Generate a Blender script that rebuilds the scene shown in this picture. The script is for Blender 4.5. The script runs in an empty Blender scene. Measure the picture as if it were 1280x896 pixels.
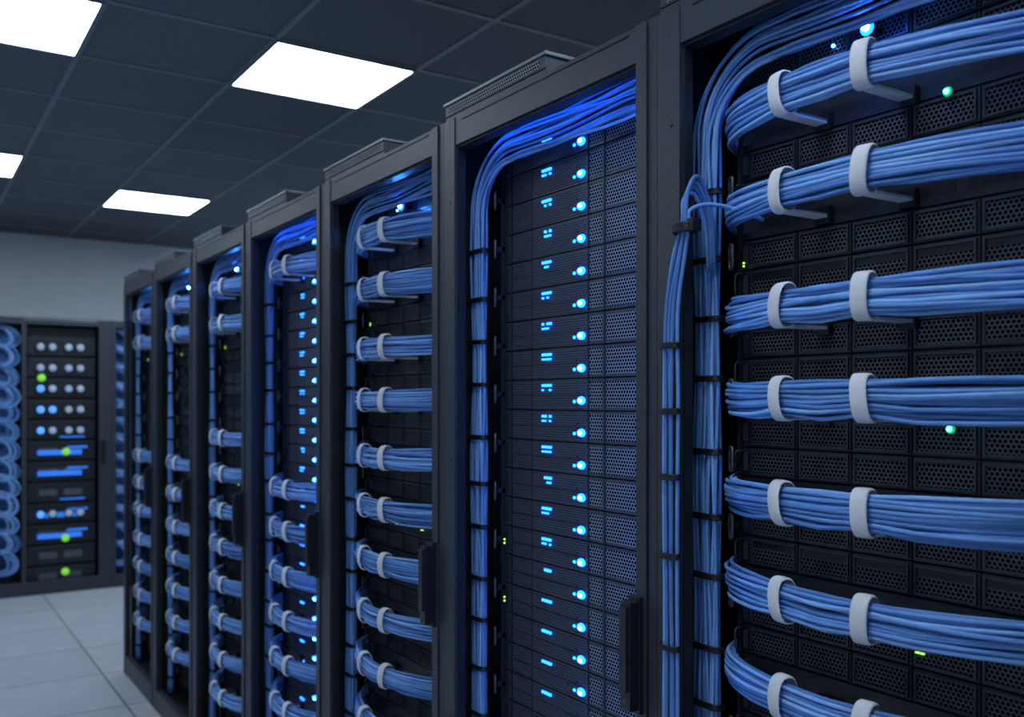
import bpy, math, random
from mathutils import Vector
random.seed(7)
scene = bpy.context.scene
scene.view_settings.view_transform = 'Standard'
CAMZ = 1.427

# ------------------------------------------------------------ materials
def new_mat(name):
    m = bpy.data.materials.new(name); m.use_nodes = True
    nt = m.node_tree
    b = nt.nodes['Principled BSDF']
    return m, nt, b

def plain(name, col, rough=0.5, metal=0.0, noise=0.0, nscale=300, bump=0.0, spec=0.5):
    m, nt, b = new_mat(name)
    b.inputs['Base Color'].default_value = (*col, 1)
    b.inputs['Roughness'].default_value = rough
    b.inputs['Metallic'].default_value = metal
    b.inputs['Specular IOR Level'].default_value = spec
    if noise > 0 or bump > 0:
        tc = nt.nodes.new('ShaderNodeTexCoord')
        n = nt.nodes.new('ShaderNodeTexNoise'); n.inputs['Scale'].default_value = nscale
        n.inputs['Detail'].default_value = 3
        nt.links.new(tc.outputs['Object'], n.inputs['Vector'])
        if noise > 0:
            mr = nt.nodes.new('ShaderNodeMapRange')
            mr.inputs['From Min'].default_value = 0.3; mr.inputs['From Max'].default_value = 0.7
            mr.inputs['To Min'].default_value = 1 - noise; mr.inputs['To Max'].default_value = 1 + noise
            nt.links.new(n.outputs['Fac'], mr.inputs['Value'])
            vm = nt.nodes.new('ShaderNodeVectorMath'); vm.operation = 'SCALE'
            vm.inputs[0].default_value = col
            nt.links.new(mr.outputs['Result'], vm.inputs['Scale'])
            nt.links.new(vm.outputs['Vector'], b.inputs['Base Color'])
        if bump > 0:
            bp = nt.nodes.new('ShaderNodeBump'); bp.inputs['Strength'].default_value = bump
            bp.inputs['Distance'].default_value = 0.001
            nt.links.new(n.outputs['Fac'], bp.inputs['Height'])
            nt.links.new(bp.outputs['Normal'], b.inputs['Normal'])
    return m

def emis(name, col, strength):
    m, nt, b = new_mat(name)
    b.inputs['Base Color'].default_value = (*col, 1)
    b.inputs['Emission Color'].default_value = (*col, 1)
    b.inputs['Emission Strength'].default_value = strength
    return m

def perforated(name, pitch, hole, col, holecol, rough=0.45):
    m, nt, b = new_mat(name)
    N = nt.nodes.new; L = nt.links.new
    tc = N('ShaderNodeTexCoord'); sp = N('ShaderNodeSeparateXYZ'); L(tc.outputs['Object'], sp.inputs[0])
    cb = N('ShaderNodeCombineXYZ'); L(sp.outputs['X'], cb.inputs['X']); L(sp.outputs['Z'], cb.inputs['Y'])
    s3 = math.sqrt(3)
    sc = N('ShaderNodeVectorMath'); sc.operation = 'MULTIPLY'; L(cb.outputs[0], sc.inputs[0])
    sc.inputs[1].default_value = (1/pitch, 1/(pitch*s3), 0)
    lens = []
    for off in (0.0, 0.5):
        a = N('ShaderNodeVectorMath'); a.operation = 'ADD'; L(sc.outputs[0], a.inputs[0]); a.inputs[1].default_value = (off+50, off+50, 0)
        f = N('ShaderNodeVectorMath'); f.operation = 'FRACTION'; L(a.outputs[0], f.inputs[0])
        s = N('ShaderNodeVectorMath'); s.operation = 'SUBTRACT'; L(f.outputs[0], s.inputs[0]); s.inputs[1].default_value = (.5, .5, 0)
        k = N('ShaderNodeVectorMath'); k.operation = 'MULTIPLY'; L(s.outputs[0], k.inputs[0]); k.inputs[1].default_value = (1, s3, 0)
        l = N('ShaderNodeVectorMath'); l.operation = 'LENGTH'; L(k.outputs[0], l.inputs[0]); lens.append(l)
    mn = N('ShaderNodeMath'); mn.operation = 'MINIMUM'
    L(lens[0].outputs['Value'], mn.inputs[0]); L(lens[1].outputs['Value'], mn.inputs[1])
    mr = N('ShaderNodeMapRange'); L(mn.outputs[0], mr.inputs['Value'])
    mr.inputs['From Min'].default_value = hole-.05; mr.inputs['From Max'].default_value = hole+.05
    mx = N('ShaderNodeMix'); mx.data_type = 'RGBA'; L(mr.outputs[0], mx.inputs['Factor'])
    mx.inputs['A'].default_value = (*holecol, 1); mx.inputs['B'].default_value = (*col, 1)
    L(mx.outputs['Result'], b.inputs['Base Color'])
    sm = N('ShaderNodeMath'); sm.operation = 'MULTIPLY'; L(mr.outputs[0], sm.inputs[0]); sm.inputs[1].default_value = .5
    L(sm.outputs[0], b.inputs['Specular IOR Level'])
    b.inputs['Roughness'].default_value = rough
    bp = N('ShaderNodeBump'); bp.inputs['Strength'].default_value = .6; bp.inputs['Distance'].default_value = .001
    L(mr.outputs[0], bp.inputs['Height']); L(bp.outputs['Normal'], b.inputs['Normal'])
    return m

def grid_floor(name, pitch, ox, oy, gap, col, gapcol):
    m, nt, b = new_mat(name)
    N = nt.nodes.new; L = nt.links.new
    tc = N('ShaderNodeTexCoord')
    a = N('ShaderNodeVectorMath'); a.operation = 'ADD'; L(tc.outputs['Object'], a.inputs[0]); a.inputs[1].default_value = (-ox+pitch*50, -oy+pitch*50, 0)
    s = N('ShaderNodeVectorMath'); s.operation = 'SCALE'; L(a.outputs[0], s.inputs[0]); s.inputs['Scale'].default_value = 1/pitch
    f = N('ShaderNodeVectorMath'); f.operation = 'FRACTION'; L(s.outputs[0], f.inputs[0])
    s2 = N('ShaderNodeVectorMath'); s2.operation = 'SUBTRACT'; L(f.outputs[0], s2.inputs[0]); s2.inputs[1].default_value = (.5, .5, 0)
    ab = N('ShaderNodeVectorMath'); ab.operation = 'ABSOLUTE'; L(s2.outputs[0], ab.inputs[0])
    sp = N('ShaderNodeSeparateXYZ'); L(ab.outputs[0], sp.inputs[0])
    mm = N('ShaderNodeMath'); mm.operation = 'MAXIMUM'; L(sp.outputs['X'], mm.inputs[0]); L(sp.outputs['Y'], mm.inputs[1])
    mr = N('ShaderNodeMapRange'); L(mm.outputs[0], mr.inputs['Value'])
    g = gap/pitch/2
    mr.inputs['From Min'].default_value = .5-g*1.3; mr.inputs['From Max'].default_value = .5-g*.7
    fl = N('ShaderNodeVectorMath'); fl.operation = 'FLOOR'; L(s.outputs[0], fl.inputs[0])
    wn = N('ShaderNodeTexWhiteNoise'); wn.noise_dimensions = '2D'; L(fl.outputs[0], wn.inputs['Vector'])
    no = N('ShaderNodeTexNoise'); no.inputs['Scale'].default_value = 6; no.inputs['Detail'].default_value = 5; L(tc.outputs['Object'], no.inputs['Vector'])
    v = N('ShaderNodeMapRange'); L(wn.outputs['Value'], v.inputs['Value']); v.inputs['To Min'].default_value = .88; v.inputs['To Max'].default_value = 1.0
    v2 = N('ShaderNodeMapRange'); L(no.outputs['Fac'], v2.inputs['Value']); v2.inputs['To Min'].default_value = .85; v2.inputs['To Max'].default_value = 1.15
    mu = N('ShaderNodeMath'); mu.operation = 'MULTIPLY'; L(v.outputs[0], mu.inputs[0]); L(v2.outputs[0], mu.inputs[1])
    cs = N('ShaderNodeVectorMath'); cs.operation = 'SCALE'; cs.inputs[0].default_value = col; L(mu.outputs[0], cs.inputs['Scale'])
    mx = N('ShaderNodeMix'); mx.data_type = 'RGBA'; L(mr.outputs[0], mx.inputs['Factor'])
    L(cs.outputs[0], mx.inputs['A']); mx.inputs['B'].default_value = (*gapcol, 1)
    L(mx.outputs['Result'], b.inputs['Base Color'])
    b.inputs['Roughness'].default_value = .35
    return m

M = {}
M['frame'] = plain('rack_frame_powdercoat', (.040, .049, .067), .44, 0.3, .40, 600, .35)
M['dark'] = plain('rack_dark_metal', (.009, .011, .016), .5, 0.0, .2, 300)
M['plate'] = plain('faceplate_metal', (.024, .029, .040), .36, .3, .2, 200)
M['plate2'] = plain('faceplate_metal_grey', (.046, .055, .074), .36, .3, .2, 200)
M['black'] = plain('black_plastic', (.007, .008, .011), .35)
M['handle'] = plain('handle_plastic', (.012, .014, .019), .3)
M['roof'] = plain('roof_duct_metal', (.16, .18, .21), .4, .5, .1, 200)
M['perf'] = perforated('perforated_steel', .0066, .39, (.078, .089, .112), (.0003, .0003, .0006), .38)
M['perf_f'] = perforated('perforated_steel_fine', .0056, .32, (.065, .080, .115), (.005, .006, .011))
M['perf_g'] = perforated('perforated_steel_grey', .0074, .38, (.20, .225, .27), (.001, .001, .002))
M['ring'] = plain('cable_ring_metal', (.09, .10, .13), .35, .4)
M['cab1'] = plain('blue_cable_a', (.125, .295, .67), .55, 0, .08, 40, spec=.35)
M['cab2'] = plain('blue_cable_b', (.215, .43, .83), .52, 0, .08, 40, spec=.35)
M['cab3'] = plain('blue_cable_c', (.080, .205, .52), .55, 0, .08, 40, spec=.35)
M['velcro'] = plain('velcro_strap_white', (.66, .68, .73), .85, 0, .12, 900, .5)
M['tie'] = plain('black_cable_tie', (.006, .006, .008), .5)
M['blue'] = emis('led_blue_core', (.06, .34, 1.0), 30)
M['bluelens'] = emis('led_blue_lens', (.006, .13, 1.0), 7.5)  # LED lens enlarged in glowing blue to imitate the halo around the core
M['bluedim'] = emis('led_blue_label', (.012, .17, 1.0), 5.5)
M['bluehot'] = emis('led_blue_bright', (.04, .27, 1.0), 900)
M['bluering'] = emis('led_blue_diffuser', (.004, .10, 1.0), 8)  # halo of the bright blue LED, modelled as a glowing disc
M['strip'] = emis('led_strip_blue', (.015, .18, 1.0), 11)  # this and the next two: unseen emitters added for blue glow in racks
M['strip2'] = emis('led_strip_blue_soft', (.015, .17, 1.0), 9)
M['strip3'] = emis('led_strip_blue_server', (.015, .19, 1.0), 55)
M['green'] = emis('led_green', (.04, .9, .42), 18)
M['greenring'] = emis('led_green_lens', (.004, .35, .16), 1.2)
M['lime'] = emis('led_lime', (.45, .95, .10), 1.3)
M['limedim'] = emis('led_lime_dot', (.17, .52, .035), .85)
M['pale'] = emis('led_pale', (.30, .40, .56), .28)
M['panel'] = emis('ceiling_panel_diffuser', (.76, .88, 1.0), 12.5)
M['tbar'] = plain('ceiling_grid_bar', (.19, .22, .26), .5)
M['ceil'] = plain('ceiling_tile', (.12, .14, .175), .9, 0, .12, 60, .3)
M['wall'] = plain('painted_wall', (.66, .72, .80), .8, 0, .03, 5)
M['floor'] = grid_floor('raised_floor_tile', .6, .3, .43, .009, (.52, .56, .62), (.12, .13, .15))
CABS = ['cab1', 'cab2', 'cab3', 'cab2', 'cab1']

# ------------------------------------------------------------ mesh builder
class MB:
    def __init__(s):
        s.v = []; s.f = []; s.m = []; s.sm = []; s.mats = []
    def mi(s, k):
        if k not in s.mats: s.mats.append(k)
        return s.mats.index(k)
    def box(s, x0, x1, y0, y1, z0, z1, mat):
        b = len(s.v)
        s.v += [(x0,y0,z0),(x1,y0,z0),(x1,y1,z0),(x0,y1,z0),(x0,y0,z1),(x1,y0,z1),(x1,y1,z1),(x0,y1,z1)]
        i = s.mi(mat)
        for f in ((0,3,2,1),(4,5,6,7),(0,1,5,4),(1,2,6,5),(2,3,7,6),(3,0,4,7)):
            s.f.append(tuple(b+k for k in f)); s.m.append(i); s.sm.append(False)
    def quad(s, pts, mat):
        b = len(s.v); s.v += [tuple(p) for p in pts]
        s.f.append(tuple(range(b, b+len(pts)))); s.m.append(s.mi(mat)); s.sm.append(False)
    def front(s, x0, x1, z0, z1, y, mat):   # faces -y
        s.quad([(x0,y,z0),(x1,y,z0),(x1,y,z1),(x0,y,z1)], mat)
    def tube(s, pts, r, mat, n=8, closed=False, cap=True):
        P = [Vector(p) for p in pts]; K = len(P)
        T = []
        for i in range(K):
            if closed: t = P[(i+1)%K]-P[i-1]
            else: t = P[min(i+1,K-1)]-P[max(i-1,0)]
            T.append(t.normalized())
        up = Vector((0,0,1)) if abs(T[0].z) < .9 else Vector((1,0,0))
        nrm = (up - T[0]*up.dot(T[0])).normalized()
        b = len(s.v); i_m = s.mi(mat)
        for i in range(K):
            nrm = (nrm - T[i]*nrm.dot(T[i])).normalized()
            bi = T[i].cross(nrm)
            for k in range(n):
                a = 2*math.pi*k/n
                s.v.append(tuple(P[i]+nrm*math.cos(a)*r+bi*math.sin(a)*r))
        R = K if closed else K-1
        for i in range(R):
            for k in range(n):
                j = (i+1) % K
                s.f.append((b+i*n+k, b+i*n+(k+1)%n, b+j*n+(k+1)%n, b+j*n+k)); s.m.append(i_m); s.sm.append(True)
        if cap and not closed:
            s.f.append(tuple(b+k for k in range(n))[::-1]); s.m.append(i_m); s.sm.append(False)
            s.f.append(tuple(b+(K-1)*n+k for k in range(n))); s.m.append(i_m); s.sm.append(False)
    def ball(s, c, r, mat, sx=1, sy=1, sz=1, n=10, h=6):
        b = len(s.v); i_m = s.mi(mat); c = Vector(c)
        s.v.append((c.x, c.y, c.z+r*sz))
        for j in range(1, h):
            ph = math.pi*j/h
            for k in range(n):
                a = 2*math.pi*k/n
                s.v.append((c.x+r*sx*math.sin(ph)*math.cos(a), c.y+r*sy*math.sin(ph)*math.sin(a), c.z+r*sz*math.cos(ph)))
        s.v.append((c.x, c.y, c.z-r*sz)); last = len(s.v)-1
        for k in range(n):
            s.f.append((b, b+1+k, b+1+(k+1)%n)); s.m.append(i_m); s.sm.append(True)
            q = b+1+(h-2)*n
            s.f.append((last, q+(k+1)%n, q+k)); s.m.append(i_m); s.sm.append(True)
        for j in range(h-2):
            for k in range(n):
                a0 = b+1+j*n
                s.f.append((a0+k, a0+n+k, a0+n+(k+1)%n, a0+(k+1)%n)); s.m.append(i_m); s.sm.append(True)
    def mesh(s, name):
        me = bpy.data.meshes.new(name)
        me.from_pydata(s.v, [], s.f)
        for k in s.mats: me.materials.append(M[k])
        me.polygons.foreach_set('material_index', s.m)
        me.polygons.foreach_set('use_smooth', s.sm)
        me.update()
        return me

def obj(name, me, parent=None, loc=(0,0,0), bevel=0):
    o = bpy.data.objects.new(name, me); scene.collection.objects.link(o)
    o.location = loc
    if parent: o.parent = parent
    if bevel:
        bv = o.modifiers.new('bevel', 'BEVEL'); bv.width = bevel; bv.segments = 2; bv.limit_method = 'ANGLE'
    return o

def catmull(ctrl, n):
    P = [Vector(c) for c in ctrl]
    P = [P[0]*2-P[1]] + P + [P[-1]*2-P[-2]]
    out = []; segs = len(P)-3
    for i in range(n):
        t = i/(n-1)*segs; k = min(int(t), segs-1); t -= k
        a, b, c, d = P[k:k+4]
        out.append(.5*((2*b)+(c-a)*t+(2*a-5*b+4*c-d)*t*t+(3*b-a-3*c+d)*t**3))
    return out

# ------------------------------------------------------------ rack parts (local: x=width, y=depth back, z=up)
W = .684; H = 2.032; SY = .11; SX0 = .08; SX1 = .562; RB = .060
def frame_mesh():
    b = MB()
    b.box(0, .014, .0, .022, .0, H, 'frame'); b.box(.0155, .053, -.004, .018, .0, H-.001, 'frame')
    b.box(.6645, W, 0, .030, 0, H, 'frame'); b.box(.638, .663, -.004, .024, 0, H-.001, 'frame')
    b.box(.053, .638, -.002, .024, H-RB, H-.002, 'frame'); b.box(.053, .638, -.002, .024, 0.0, .095, 'frame')
    b.box(.0530, .056, .004, .022, .095, H-RB, 'dark'); b.box(.634, .638, .004, .03, .095, H-RB, 'dark')
    b.box(.056, .634, .004, .03, H-RB-.005, H-RB-.0002, 'dark')
    b.box(.08, .62, -.0035, -.0015, H-.012, H-.009, 'dark')
    for z in (.15, .75, 1.3, 1.85):
        b.ball((.036, -.004, z), .004, 'dark', 1, .4, 1)
    return b.mesh('frame')
def shell_mesh():
    b = MB()
    b.box(0, .010, .034, 1.0, 0, H, 'dark'); b.box(W-.010, W, .034, 1.0, 0, H, 'dark')
    b.box(.010, W-.010, .99, 1.0, .02, H-.02, 'dark')
    b.box(.010, W-.010, .034, .99, H-.02, H-.001, 'frame'); b.box(.010, W-.010, .034, .99, .0, .06, 'dark')
    for x0 in (.074, .564):
        b.box(x0, x0+.006, .10, .13, .06, H-.03, 'plate')
    for x0 in (.585,):
        b.box(x0, x0+.02, .12, .14, .06, H-.03, 'plate')
    return b.mesh('cabinet_shell')
def roof_mesh():
    b = MB()
    b.box(0.002, .38, .004, .062, H, H+.010, 'frame')
    b.box(0.004, .378, .002, .064, H+.010, H+.034, 'frame')
    b.box(0.0, .382, -.001, .068, H+.034, H+.041, 'roof')
    b.box(.10, .60, .30, .80, H, H+.012, 'frame')
    b.front(.02, .36, H+.013, H+.031, .0015, 'perf_g')
    return b.mesh('roof_duct')
def handle_mesh():
    b = MB()
    b.box(.628, .656, -.012, -.003, .925, 1.112, 'handle')
    b.box(.630, .654, -.030, -.012, .932, 1.105, 'handle')
    b.box(.634, .650, -.036, -.030, .962, 1.098, 'plate')
    b.ball((.642, -.030, .946), .0055, 'plate2', 1, .5, 1)
    return b.mesh('door_handle')

def vertical_bundle(seed):
    rnd = random.Random(seed); b = MB()
    for c in range(8):
        for d in range(2):
            ou = (c-3.5)*.0064+rnd.uniform(-.0014, .0014)
            oy = (d-.5)*.0062+rnd.uniform(-.0018, .0018)
            ph = rnd.uniform(0, 6.3); amp = rnd.uniform(.0010, .0030); fz = rnd.uniform(11, 19)
            pts = []; zt = 1.838+rnd.uniform(-.018, .010)
            nz = 46
            for i in range(nz):
                z = .07+(zt-.07)*i/nz
                pts.append((.046+ou+amp*math.sin(z*fz+ph), .062+oy+amp*math.cos(z*11+ph), z))
            cx = .046+.125
            for i in range(13):
                a = math.pi-math.pi/2*i/12
                spread = 1+.35*math.sin(i/12*math.pi/2)
                pts.append((cx+math.cos(a)*(.125-ou*spread)+amp*math.sin(zt*fz+ph)*(1-i/12), .062+oy+amp*math.cos(zt*11+ph), zt+math.sin(a)*(.118-ou*spread)))
            z0 = pts[-1][2]; yy = pts[-1][1]
            for i in range(1, 10):
                t = i/9
                pts.append((cx+.44*t, yy+.02*t+amp*math.sin(t*9+ph), z0+.005*math.sin(t*6+ph)+.010*t))
            b.tube(pts, .0030, rnd.choice(CABS), 7)
    for z in [.15+.1*i for i in range(17)]:
        z += rnd.uniform(-.012, .012)
        w = .030; pts = []
        for k in range(16):
            a = 2*math.pi*k/16
            pts.append((.046+w*math.copysign(abs(math.cos(a))**.5, math.cos(a)), .062+.0105*math.copysign(abs(math.sin(a))**.6, math.sin(a)), z))
        for dz in (-.003, 0, .003):
            b.tube([(p[0], p[1], p[2]+dz) for p in pts], .0022, 'tie', 5, closed=True)
    return b.mesh('vertical_cable_loom')

def ring_mesh():
    b = MB()
    for i in range(17):
        z = .18+.105*i; pts = []
        for k in range(16):
            a = 2*math.pi*k/16
            pts.append((.074+.007*math.copysign(abs(math.cos(a))**.6, math.cos(a)), .086-.004*math.cos(a), z+.019*math.copysign(abs(math.sin(a))**.6, math.sin(a))))
        b.tube(pts, .0024, 'ring', 6, closed=True)
        b.box(.068, .080, .088, .108, z-.005, z+.005, 'plate')
    return b.mesh('cable_rings')

BP = [(.048, .175), (.055, .125), (.078, .082), (.13, .048), (.215, .022), (.32, .010), (.43, .026), (.52, .062), (.585, .105), (.61, .16)]
TIES = (.233, .366)
def h_bundle(seed, n_rows=7, ncol=3):
    rnd = random.Random(seed); b = MB()
    N = 40
    cen = catmull([(p[0], p[1], 0) for p in BP], N)
    tan = [(cen[min(i+1, N-1)]-cen[max(i-1, 0)]).normalized() for i in range(N)]
    slots = []
    for r in range(n_rows):
        for c in range(ncol):
            slots.append(((r-(n_rows-1)/2)*.0065+(.0033 if c % 2 else 0)-.0016, (c-(ncol-1)/2)*.0062))
    sag = rnd.uniform(.0, .006); tw = rnd.uniform(-.25, .25)
    for (oz, on) in slots:
        ph = rnd.uniform(0, 6.3); ph2 = rnd.uniform(0, 6.3); az = rnd.uniform(.0012, .0050); an = rnd.uniform(.001, .0040)
        droop = rnd.uniform(0, .0045)
        pts = []; fr = rnd.uniform(6, 12)
        for i in range(N):
            t = i/(N-1); x = cen[i].x
            nr = Vector((tan[i].y, -tan[i].x, 0))   # outward
            d = min(abs(x-q) for q in TIES)
            loose = min(1, d/.06)                    # tight at the straps, loose between
            sp = .93+.11*loose+.10*max(0, (t-.62))/.38+.26*max(0, .25-t)/.25
            onn = on*math.sqrt(max(.15, 1-(oz/.030)**2))+oz*tw*math.sin(t*3)
            z = oz*sp+az*(.35+.65*loose)*math.sin(t*fr+ph)-sag*math.sin(t*math.pi)-droop*loose
            p = cen[i]+nr*(onn+an*(.4+.6*loose)*math.sin(t*8+ph2))
            pts.append((p.x, p.y, z))
        b.tube(pts, .0031+rnd.uniform(-.0002, .0002), rnd.choice(CABS), 8)
    for u in TIES:
        i = max(k for k in range(N-1) if cen[k].x <= u and k > 4)
        f = (u-cen[i].x)/(cen[i+1].x-cen[i].x)
        c = cen[i].lerp(cen[i+1], f); t = tan[i].lerp(tan[i+1], f).normalized(); nr = Vector((t.y, -t.x, 0))
        zc = -sag*math.sin((i+f)/(N-1)*math.pi); K = 32
        lean = rnd.uniform(-.14, .14)
        ring = []
        for k in range(K):
            a = 2*math.pi*k/K
            hz = .0290*math.copysign(abs(math.sin(a))**.85, math.sin(a)); hn = .0165*math.copysign(abs(math.cos(a))**.8, math.cos(a))
            ring.append((hz, hn))
        bs = len(b.v); im = b.mi('velcro'); hw = .0112
        prof = ((-hw, 0), (-hw+.0006, .0016), (-hw+.002, .0024), (0, .0027), (hw-.002, .0024), (hw-.0006, .0016), (hw, 0))
        NP = len(prof)
        for (hz, hn) in ring:
            d = math.hypot(hz, hn)
            for (off, th) in prof:
                p = c+t*(off+hz*lean)+nr*(hn+hn/d*th)
                b.v.append((p.x, p.y, zc+hz+hz/d*th))
        for k in range(K):
            for j in range(NP-1):
                a0 = bs+k*NP+j; a1 = bs+((k+1) % K)*NP+j
                b.f.append((a0, a0+1, a1+1, a1)); b.m.append(im); b.sm.append(True)
        x = c.x; y = c.y+.010
        b.box(x-.009, x+.011, y, SY-.002, zc-.0300, zc-.0260, 'velcro')
        b.box(x-.004, x+.012, y+.01, SY-.012, zc-.0260, zc-.0240, 'roof')
        b.box(x-.012, x+.014, SY-.012, SY, zc-.038, zc-.014, 'black')
    return b.mesh('patch_cable_bundle')

def panels_switch(seed):
    rnd = random.Random(seed); b = MB()
    b.box(SX0, SX1, SY+.02, .86, .07, 1.975, 'dark')
    pitch = .046; z = 1.427+.410+.023+pitch*2; k = 0
    while z-pitch > .08:
        z1 = z-.0014; z0 = z-pitch+.0014
        b.box(SX0, SX1, SY, SY+.02, z0, z1, 'plate')
        b.box(SX0+.002, SX0+.012, SY-.006, SY, z0+.008, z1-.008, 'plate2')
        typ = (k-2) % 3
        if typ == 0:
            for g in range(4):
                for j in range(6):
                    x = SX0+.03+g*.112+j*.0165
                    b.front(x, x+.013, z0+.012, z0+.028, SY-.0006, 'black')
        else:
            slot = (k in (7, 16, 25))
            for g in range(5):
                x0 = SX0+.018+g*.0925; x1 = x0+.078
                zt = z1-.016 if slot else z1-.0055
                # raised rim around a recessed perforated patch
                b.box(x0-.003, x1+.003, SY-.0030, SY, z0+.0025, z0+.0052, 'plate2')
                b.box(x0-.003, x1+.003, SY-.0030, SY, z1-.0052, z1-.0025, 'plate2')
                b.box(x0-.003, x0-.0003, SY-.0030, SY, z0+.0052, z1-.0052, 'plate2')
                b.box(x1+.0003, x1+.003, SY-.0030, SY, z0+.0052, z1-.0052, 'plate2')
                b.front(x0, x1, z0+.0055, zt, SY-.0006, 'perf')
                if slot:
                    for j in range(13):
                        xs = x0+j*.006
                        b.front(xs, xs+.0034, z1-.0135, z1-.0055, SY-.0006, 'black')
            for g in range(1, 5):
                xx = SX0+.0105+g*.0925
                b.box(xx-.001, xx+.001, SY-.0026, SY, z0, z1, 'dark')
        if k % 3 == 1:
            zc = (z0+z1)/2
            b.tube([(SX0+.001, SY, zc+.017), (SX0-.002, SY-.016, zc+.017), (SX0-.003, SY-.018, zc+.012), (SX0-.003, SY-.018, zc-.012), (SX0-.002, SY-.016, zc-.017), (SX0+.001, SY, zc-.017)], .0020, 'plate2', 6)
        z -= pitch; k += 1
    for (u, zz) in ((.375, -.330), (.375, -.465), (.235, -.330)):
        b.box(u, u+.005, SY-.004, SY, CAMZ+zz+.001, CAMZ+zz+.003, 'lime'); b.box(u+.007, u+.012, SY-.004, SY, CAMZ+zz+.001, CAMZ+zz+.003, 'lime')
    for zz in (.21, -.31):
        b.box(SX0+.004, SX0+.0058, SY-.009, SY-.006, CAMZ+zz-.003, CAMZ+zz, 'lime'); b.box(SX0+.004, SX0+.0058, SY-.009, SY-.006, CAMZ+zz+.002, CAMZ+zz+.005, 'lime')
    # bright blue locator lamp: small core before a glowing disc imitating its halo, on a short stem
    b.ball((.322, SY-.030, CAMZ+.496), .0105, 'bluering', 1, .35, 1, 18, 8)
    b.ball((.322, SY-.0340, CAMZ+.496), .0050, 'bluehot', 1, 1, 1, 12, 8)
    b.tube([(.322, SY, CAMZ+.496), (.322, SY-.028, CAMZ+.496)], .0045, 'black', 8)
    b.ball((.25, SY-.006, CAMZ+.50), .0025, 'blue')
    b.box(.648, .656, .031, .034, 1.55, 1.94, 'strip2')  # added emitter behind the right stile, unseen, tints the upper rack blue
    return b.mesh('switch_panels')

def panels_server(seed):
    rnd = random.Random(seed); b = MB()
    b.box(SX0, SX1, SY+.02, .86, .07, 1.975, 'dark')
    pitch = .0628; z = CAMZ+.545; k = 0
    while z-pitch > .08:
        z1 = z-.0014; z0 = z-pitch+.0014
        b.box(SX0, SX1, SY, SY+.02, z0, z1, 'plate2')
        b.box(SX0+.004, SX0+.010, SY-.004, SY, z0+.006, z1-.006, 'plate')
        b.box(SX0+.025, SX0+.026, SY-.002, SY, z0, z1, 'dark')
        b.front(SX0+.028, .366, z0+.004, z1-.004, SY-.0006, 'perf_f')
        b.box(SX0+.03, .362, SY-.0016, SY, z0+.028, z0+.0295, 'dark')
        b.box(.368, .371, SY-.003, SY, z0, z1, 'plate2')
        b.box(.418, .421, SY-.003, SY, z0, z1, 'plate2')
        b.front(.375, .414, z0+.005, z1-.005, SY-.0008, 'perf_g')
        b.front(.425, .55, z0+.005, z1-.005, SY-.0008, 'perf_g')
        b.box(SX0+.10, SX0+.102, SY-.0015, SY, z0, z1, 'plate')
        zl = z1-.014
        for j in range(4):
            w = rnd.uniform(.0046, .0066); x = .220+j*.0084
            if rnd.random() < .92: b.box(x, x+w, SY-.004, SY, zl, zl+.0052, 'bluedim')
            if k < 14 and rnd.random() < .8: b.box(x, x+w*.8, SY-.004, SY, zl-.0088, zl-.0048, 'bluedim')
        zr = z1-.042
        b.ball((.350, SY-.001, zr), .0098, 'bluelens', 1.25, .8, .85, 14, 8)  # lens and halo in one: oversized dome glows blue around the core
        b.ball((.353, SY-.0070, zr), .0044, 'blue', 1.4, .8, 1)
        b.ball((.327, SY-.001, zr-.002), .0044, 'bluedim', 1, .6, .8)
        b.ball((.335, SY-.001, zr+.016), .003, 'black', 1, .6, 1)
        b.ball((.305, SY-.001, zr+.004), .002, 'black', 1, .6, 1)
        if k in (13, 15):
            b.box(SX0-.001, SX0+.0015, SY-.006, SY, z0+.02, z0+.024, 'lime'); b.box(SX0-.001, SX0+.0015, SY-.006, SY, z0+.028, z0+.032, 'lime')
        z -= pitch; k += 1
    b.box(.10, .52, .026, .036, H-.052, H-.044, 'strip')  # added emitter hidden behind the top rail, casts blue glow below it
    b.box(.644, .658, .031, .034, .7, 1.94, 'strip3')  # added emitter out of view behind the stile, throws blue onto the panels
    return b.mesh('server_units')

FR, SH, RF, HD, VB, RG = frame_mesh(), shell_mesh(), roof_mesh(), handle_mesh(), vertical_bundle(3), ring_mesh()
HB = [h_bundle(s) for s in (11, 22, 33, 44, 55)]
PS, PV = panels_switch(5), panels_server(6)
HZ = [.424, .291, .136, .003, -.138, -.272, -.406, -.544, -.682, -.82, -.96, -1.10]

def rack(yfar, kind, skip=()):
    e = bpy.data.objects.new('server_rack', None); scene.collection.objects.link(e)
    e.location = (1.0, yfar, 0); e.rotation_euler = (0, 0, -math.pi/2); e.empty_display_size = .2
    obj('frame', FR, e, bevel=.0015); obj('cabinet_shell', SH, e); obj('roof_duct', RF, e, bevel=.001)
    obj('door_handle', HD, e, bevel=.002); obj('vertical_cable_loom', VB, e); obj('cable_rings', RG, e)
    obj('equipment', PS if kind == 's' else PV, e)
    for i, z in enumerate(HZ):
        if i in skip: continue
        obj('patch_cable_bundle', HB[(i*3+int(yfar*10)) % 5], e, (0, 0, CAMZ+z))
    return e

PITCH = .685; Y1 = 1.096
r1 = rack(Y1, 's')
rack(Y1+PITCH, 'v', range(12))
rack(Y1+2*PITCH, 's')
rack(Y1+3*PITCH, 'v', (1, 2, 3, 4))
rack(Y1+4*PITCH, 's', (2, 3))
rack(Y1+5*PITCH, 's', (2, 3, 4))
rack(Y1+6*PITCH, 's', (2, 3, 4))
rack(Y1-PITCH, 'v', range(12))

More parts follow.
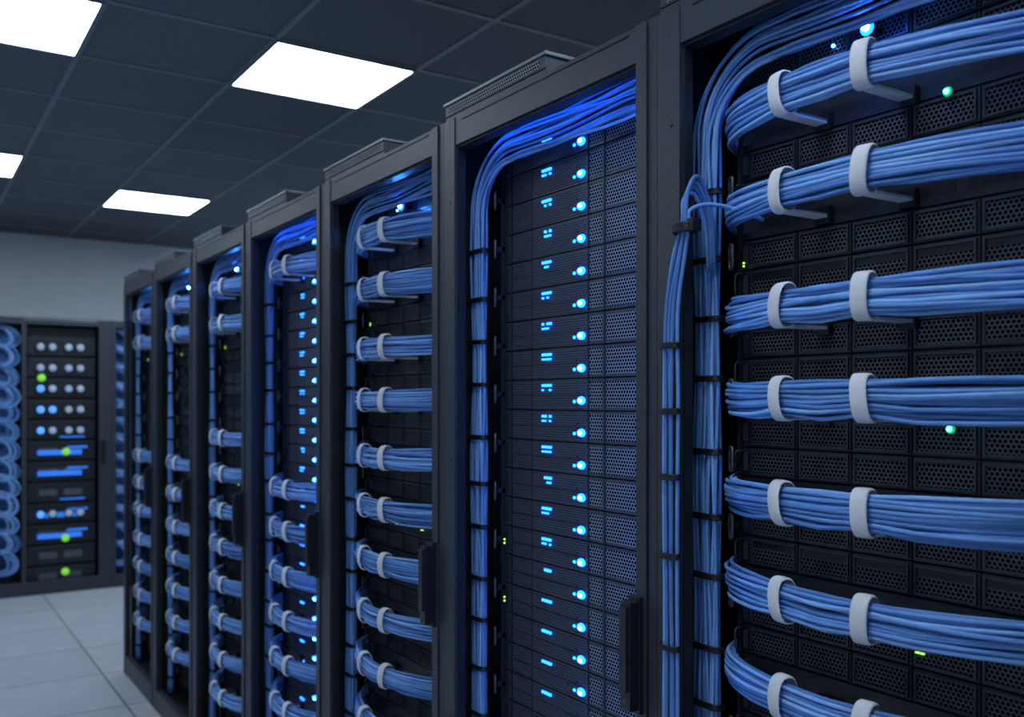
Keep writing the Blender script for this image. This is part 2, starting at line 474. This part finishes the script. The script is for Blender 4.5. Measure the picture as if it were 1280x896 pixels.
# green status lamps of the nearest rack
b = MB()
for (u, zz) in ((.425, .386), (.429, -.036)):
    b.tube([(u, SY, CAMZ+zz), (u, SY-.012, CAMZ+zz)], .004, 'black', 8)
    b.ball((u, SY-.012, CAMZ+zz), .0062, 'greenring', 1, .5, 1, 14, 8)
    b.ball((u, SY-.0150, CAMZ+zz), .0034, 'green', 1, 1, 1, 12, 8)
obj('status_lamps', b.mesh('status_lamps'), r1)

# loose cable run clipped on the outside of the nearest rack
b = MB(); rnd = random.Random(4)
for i in range(5):
    o = (i-2)
    ub = .044+o*.0066
    if i == 4:
        ctrl = [(.14, .085, CAMZ+.270), (.118, .045, CAMZ+.286), (.098, .010, CAMZ+.292), (.086, -.014, CAMZ+.282)]
    else:
        ctrl = [(.060+.004*i, .052, CAMZ+.20), (.064+.004*i, .040, CAMZ+.27+.006*i), (.072+.003*i, .008, CAMZ+.312+.008*i), (.079+.003*o, -.014, CAMZ+.300+.004*i)]
    ctrl += [(.079+.0035*o, -.016-.004*(i % 2), CAMZ+.262)]
    ctrl += [(.066+.006*o, -.017-.004*(i % 2), CAMZ+.215), (ub+.004*math.sin(i*2+1), -.013-.004*(i % 2), CAMZ+.13)]
    for z in (0, -.15, -.3, -.45, -.6, -.8, -1.0, -1.2, -1.36):
        ctrl.append((ub+rnd.uniform(-.003, .003), -.012-.005*(i % 2), CAMZ+z))
    b.tube(catmull(ctrl, 90), .0032, rnd.choice(CABS), 8)
def band(cx, cy, z, w, d, r, n=1):
    for j in range(n):
        pts = []
        for k in range(20):
            a = 2*math.pi*k/20
            pts.append((cx+w*math.copysign(abs(math.cos(a))**.7, math.cos(a)), cy+d*math.copysign(abs(math.sin(a))**.8, math.sin(a)), z+j*.003))
        b.tube(pts, r, 'tie', 6, closed=True)
band(.079, -.018, CAMZ+.252, .017, .012, .0034, 4)
b.box(.048, .072, -.012, -.004, CAMZ+.250, CAMZ+.268, 'black')
b.box(.092, .104, -.026, -.008, CAMZ+.250, CAMZ+.268, 'black')
for z in (.08, -.02, -.12, -.24, -.38, -.55, -.70, -.9, -1.1):
    band(.044, -.0145, CAMZ+z, .019, .0085, .0018, 3)
obj('loose_patch_cables', b.mesh('loose_patch_cables'), r1)

# ------------------------------------------------------------ back racks
BW = .80
M['bluek'] = emis('back_led_blue', (.08, .28, .9), 1.2)
M['barblue'] = emis('back_bar_blue', (.02, .14, .62), .95)
def back_frame():
    b = MB()
    b.box(0, .03, 0, .04, 0, H, 'frame'); b.box(BW-.09, BW-.002, 0, .04, 0, H, 'frame')
    b.box(.19, .222, 0, .04, .1, H-.05, 'frame')
    b.box(.03, BW-.09, 0, .04, H-.05, H, 'frame'); b.box(.03, BW-.09, 0, .04, 0, .1, 'frame')
    b.box(.20, BW-.10, -.004, 0, H-.022, H-.006, 'roof')
    b.box(0, .01, .04, .95, 0, H, 'dark'); b.box(BW-.012, BW-.002, .04, .95, 0, H, 'dark')
    b.box(.01, BW-.012, .04, .95, H-.02, H, 'dark'); b.box(.01, BW-.012, .94, .95, 0, H, 'dark'); b.box(.01, BW-.012, .04, .94, 0, .06, 'dark')
    b.box(.01, .20, .20, .22, .06, H-.02, 'dark')
    b.box(BW-.075, BW-.05, -.03, 0, .95, 1.12, 'black')
    return b.mesh('frame')
def back_servers():
    b = MB(); rnd = random.Random(9)
    b.box(.23, BW-.10, .10, .9, .1, H-.06, 'dark')
    z = CAMZ+.47; k = 0
    while z > .15:
        b.box(.235, BW-.105, .07, .10, z-.135, z-.003, 'plate')
        b.box(.235, BW-.105, .066, .07, z-.014, z-.006, 'plate2')
        zc = z-.075
        if k in (0, 1, 2, 3, 4, 8):
            for j, x in enumerate((.32, .40, .51, .59)):
                m = 'pale'
                if (k in (2, 4, 8) and j == 0) or (k == 3 and j in (0, 1)): m = 'bluek'
                b.tube([(x, .07, zc), (x, .052, zc)], .034, 'black', 16)
                b.ball((x, .052, zc), .026, m, 1, .35, 1, 14, 8)
        else:
            for x in (.33, .5):
                b.box(x-.02, x+.10, .064, .07, zc-.02, zc+.025, 'perf_g')
        if k in (5, 6, 8, 9):
            b.box(.30, .60, .060, .07, zc-.028, zc+.008, 'barblue'); b.box(.50, .64, .060, .07, zc+.02, zc+.035, 'barblue')
        if k in (4, 7):
            b.box(.45, .62, .060, .07, zc-.055, zc-.045, 'barblue')
        z -= .155; k += 1
    for (x, zz) in ((.325, .165), (.49, -.385), (.485, -1.03), (.485, -1.28)):
        b.ball((x, .045, CAMZ+zz), .028, 'limedim', 1, .4, 1, 16, 8)
    return b.mesh('server_units')
def back_cables():
    b = MB(); rnd = random.Random(2)
    z = 1.88
    while z > .2:
        jz = rnd.uniform(-.012, .012)
        for i in range(5):
            rr = .150-.018*i+rnd.uniform(-.008, .008); h = .090-.006*i+rnd.uniform(-.006, .006); y = .06+.012*(i % 3)
            pts = [(.035, y+.03, z+h+jz)]
            for k in range(13):
                a = math.pi/2-math.pi*k/12
                pts.append((.045+rr*max(0, math.cos(a))*.9, y-.02*math.cos(a), z+jz+h*math.sin(a)-.02*math.cos(a)))
            pts.append((.035, y+.03, z-h+jz))
            b.tube(pts, .0075, rnd.choice(CABS), 6)
        z -= .135
    for i in range(4):
        b.tube([(.05+.02*i, .12, .1), (.055+.02*i, .12, 1.0), (.05+.02*i, .12, 1.95)], .009, 'cab3', 6)
    return b.mesh('looped_cables')
BF, BS, BC = back_frame(), back_servers(), back_cables()
for i in range(-2, 2):
    e = bpy.data.objects.new('server_rack', None); scene.collection.objects.link(e)
    e.location = (.573+BW*i, 7.6, 0)
    obj('frame', BF, e, bevel=.002); obj('server_units', BS, e); obj('looped_cables', BC, e)

# ------------------------------------------------------------ room
RX0, RX1, RY0, RY1, RZ = -2.4, 3.6, -2.57, 8.62, CAMZ+1.37
def slab(name, x0, x1, y0, y1, z0, z1, mat):
    b = MB(); b.box(x0, x1, y0, y1, z0, z1, mat); return obj(name, b.mesh(name))
slab('floor', RX0-.1, RX1+.1, RY0-.1, RY1+.1, -.1, 0, 'floor')
slab('wall_back', RX0-.1, RX1+.1, RY1, RY1+.1, 0, RZ, 'wall')
slab('wall_front', RX0-.1, RX1+.1, RY0-.1, RY0, 0, RZ, 'wall')
slab('wall_left', RX0-.1, RX0, RY0, RY1, 0, RZ, 'wall')
slab('wall_right', RX1, RX1+.1, RY0, RY1, 0, RZ, 'wall')
b = MB(); b.box(RX0-.1, RX1+.1, RY0-.1, RY1+.1, RZ, RZ+.1, 'ceil')
x = -2.4
while x <= RX1:
    b.box(x-.011, x+.011, RY0, RY1, RZ-.006, RZ+.001, 'tbar'); x += .6
y = .43-.6*5
while y <= RY1:
    b.box(RX0, RX1, y-.011, y+.011, RZ-.005, RZ+.001, 'tbar'); y += .6
obj('ceiling', b.mesh('ceiling'))
b = MB(); b.box(RX0, RX1, RY1-.012, RY1, 0, .1, 'dark'); obj('baseboard_back', b.mesh('baseboard_back'))

def ceiling_light(x, y):
    b = MB()
    b.box(.012, .588, .012, .588, -.010, -.007, 'panel')
    for (a0, a1, c0, c1) in ((0, .6, 0, .012), (0, .6, .588, .6), (0, .012, .012, .588), (.588, .6, .012, .588)):
        b.box(a0, a1, c0, c1, -.013, 0, 'tbar')
    o = obj('ceiling_light', b.mesh('ceiling_light'), loc=(x, y, RZ))
for (x, y) in ((1.2, 3.43), (1.2, 6.43), (0, 3.43), (0, 5.83), (0, .43), (1.2, .43), (-1.2, 3.43), (-1.2, .43), (-1.2, 6.43), (0, -1.97), (2.4, 3.43), (2.4, 6.43)):
    ceiling_light(x, y)

w = bpy.data.worlds.new('world'); scene.world = w; w.use_nodes = True
w.node_tree.nodes['Background'].inputs[0].default_value = (.05, .08, .14, 1)
w.node_tree.nodes['Background'].inputs[1].default_value = .3

# ------------------------------------------------------------ camera
cd = bpy.data.cameras.new('camera'); cam = bpy.data.objects.new('camera', cd); scene.collection.objects.link(cam)
cam.location = (0, 0, CAMZ); cam.rotation_euler = (math.pi/2, 0, -math.radians(33.5))
cd.sensor_width = 36; cd.lens = 32.74; cd.shift_y = 52/1280; cd.clip_start = .01
cd.dof.use_dof = True; cd.dof.focus_distance = 1.55; cd.dof.aperture_fstop = 4.2
scene.camera = cam
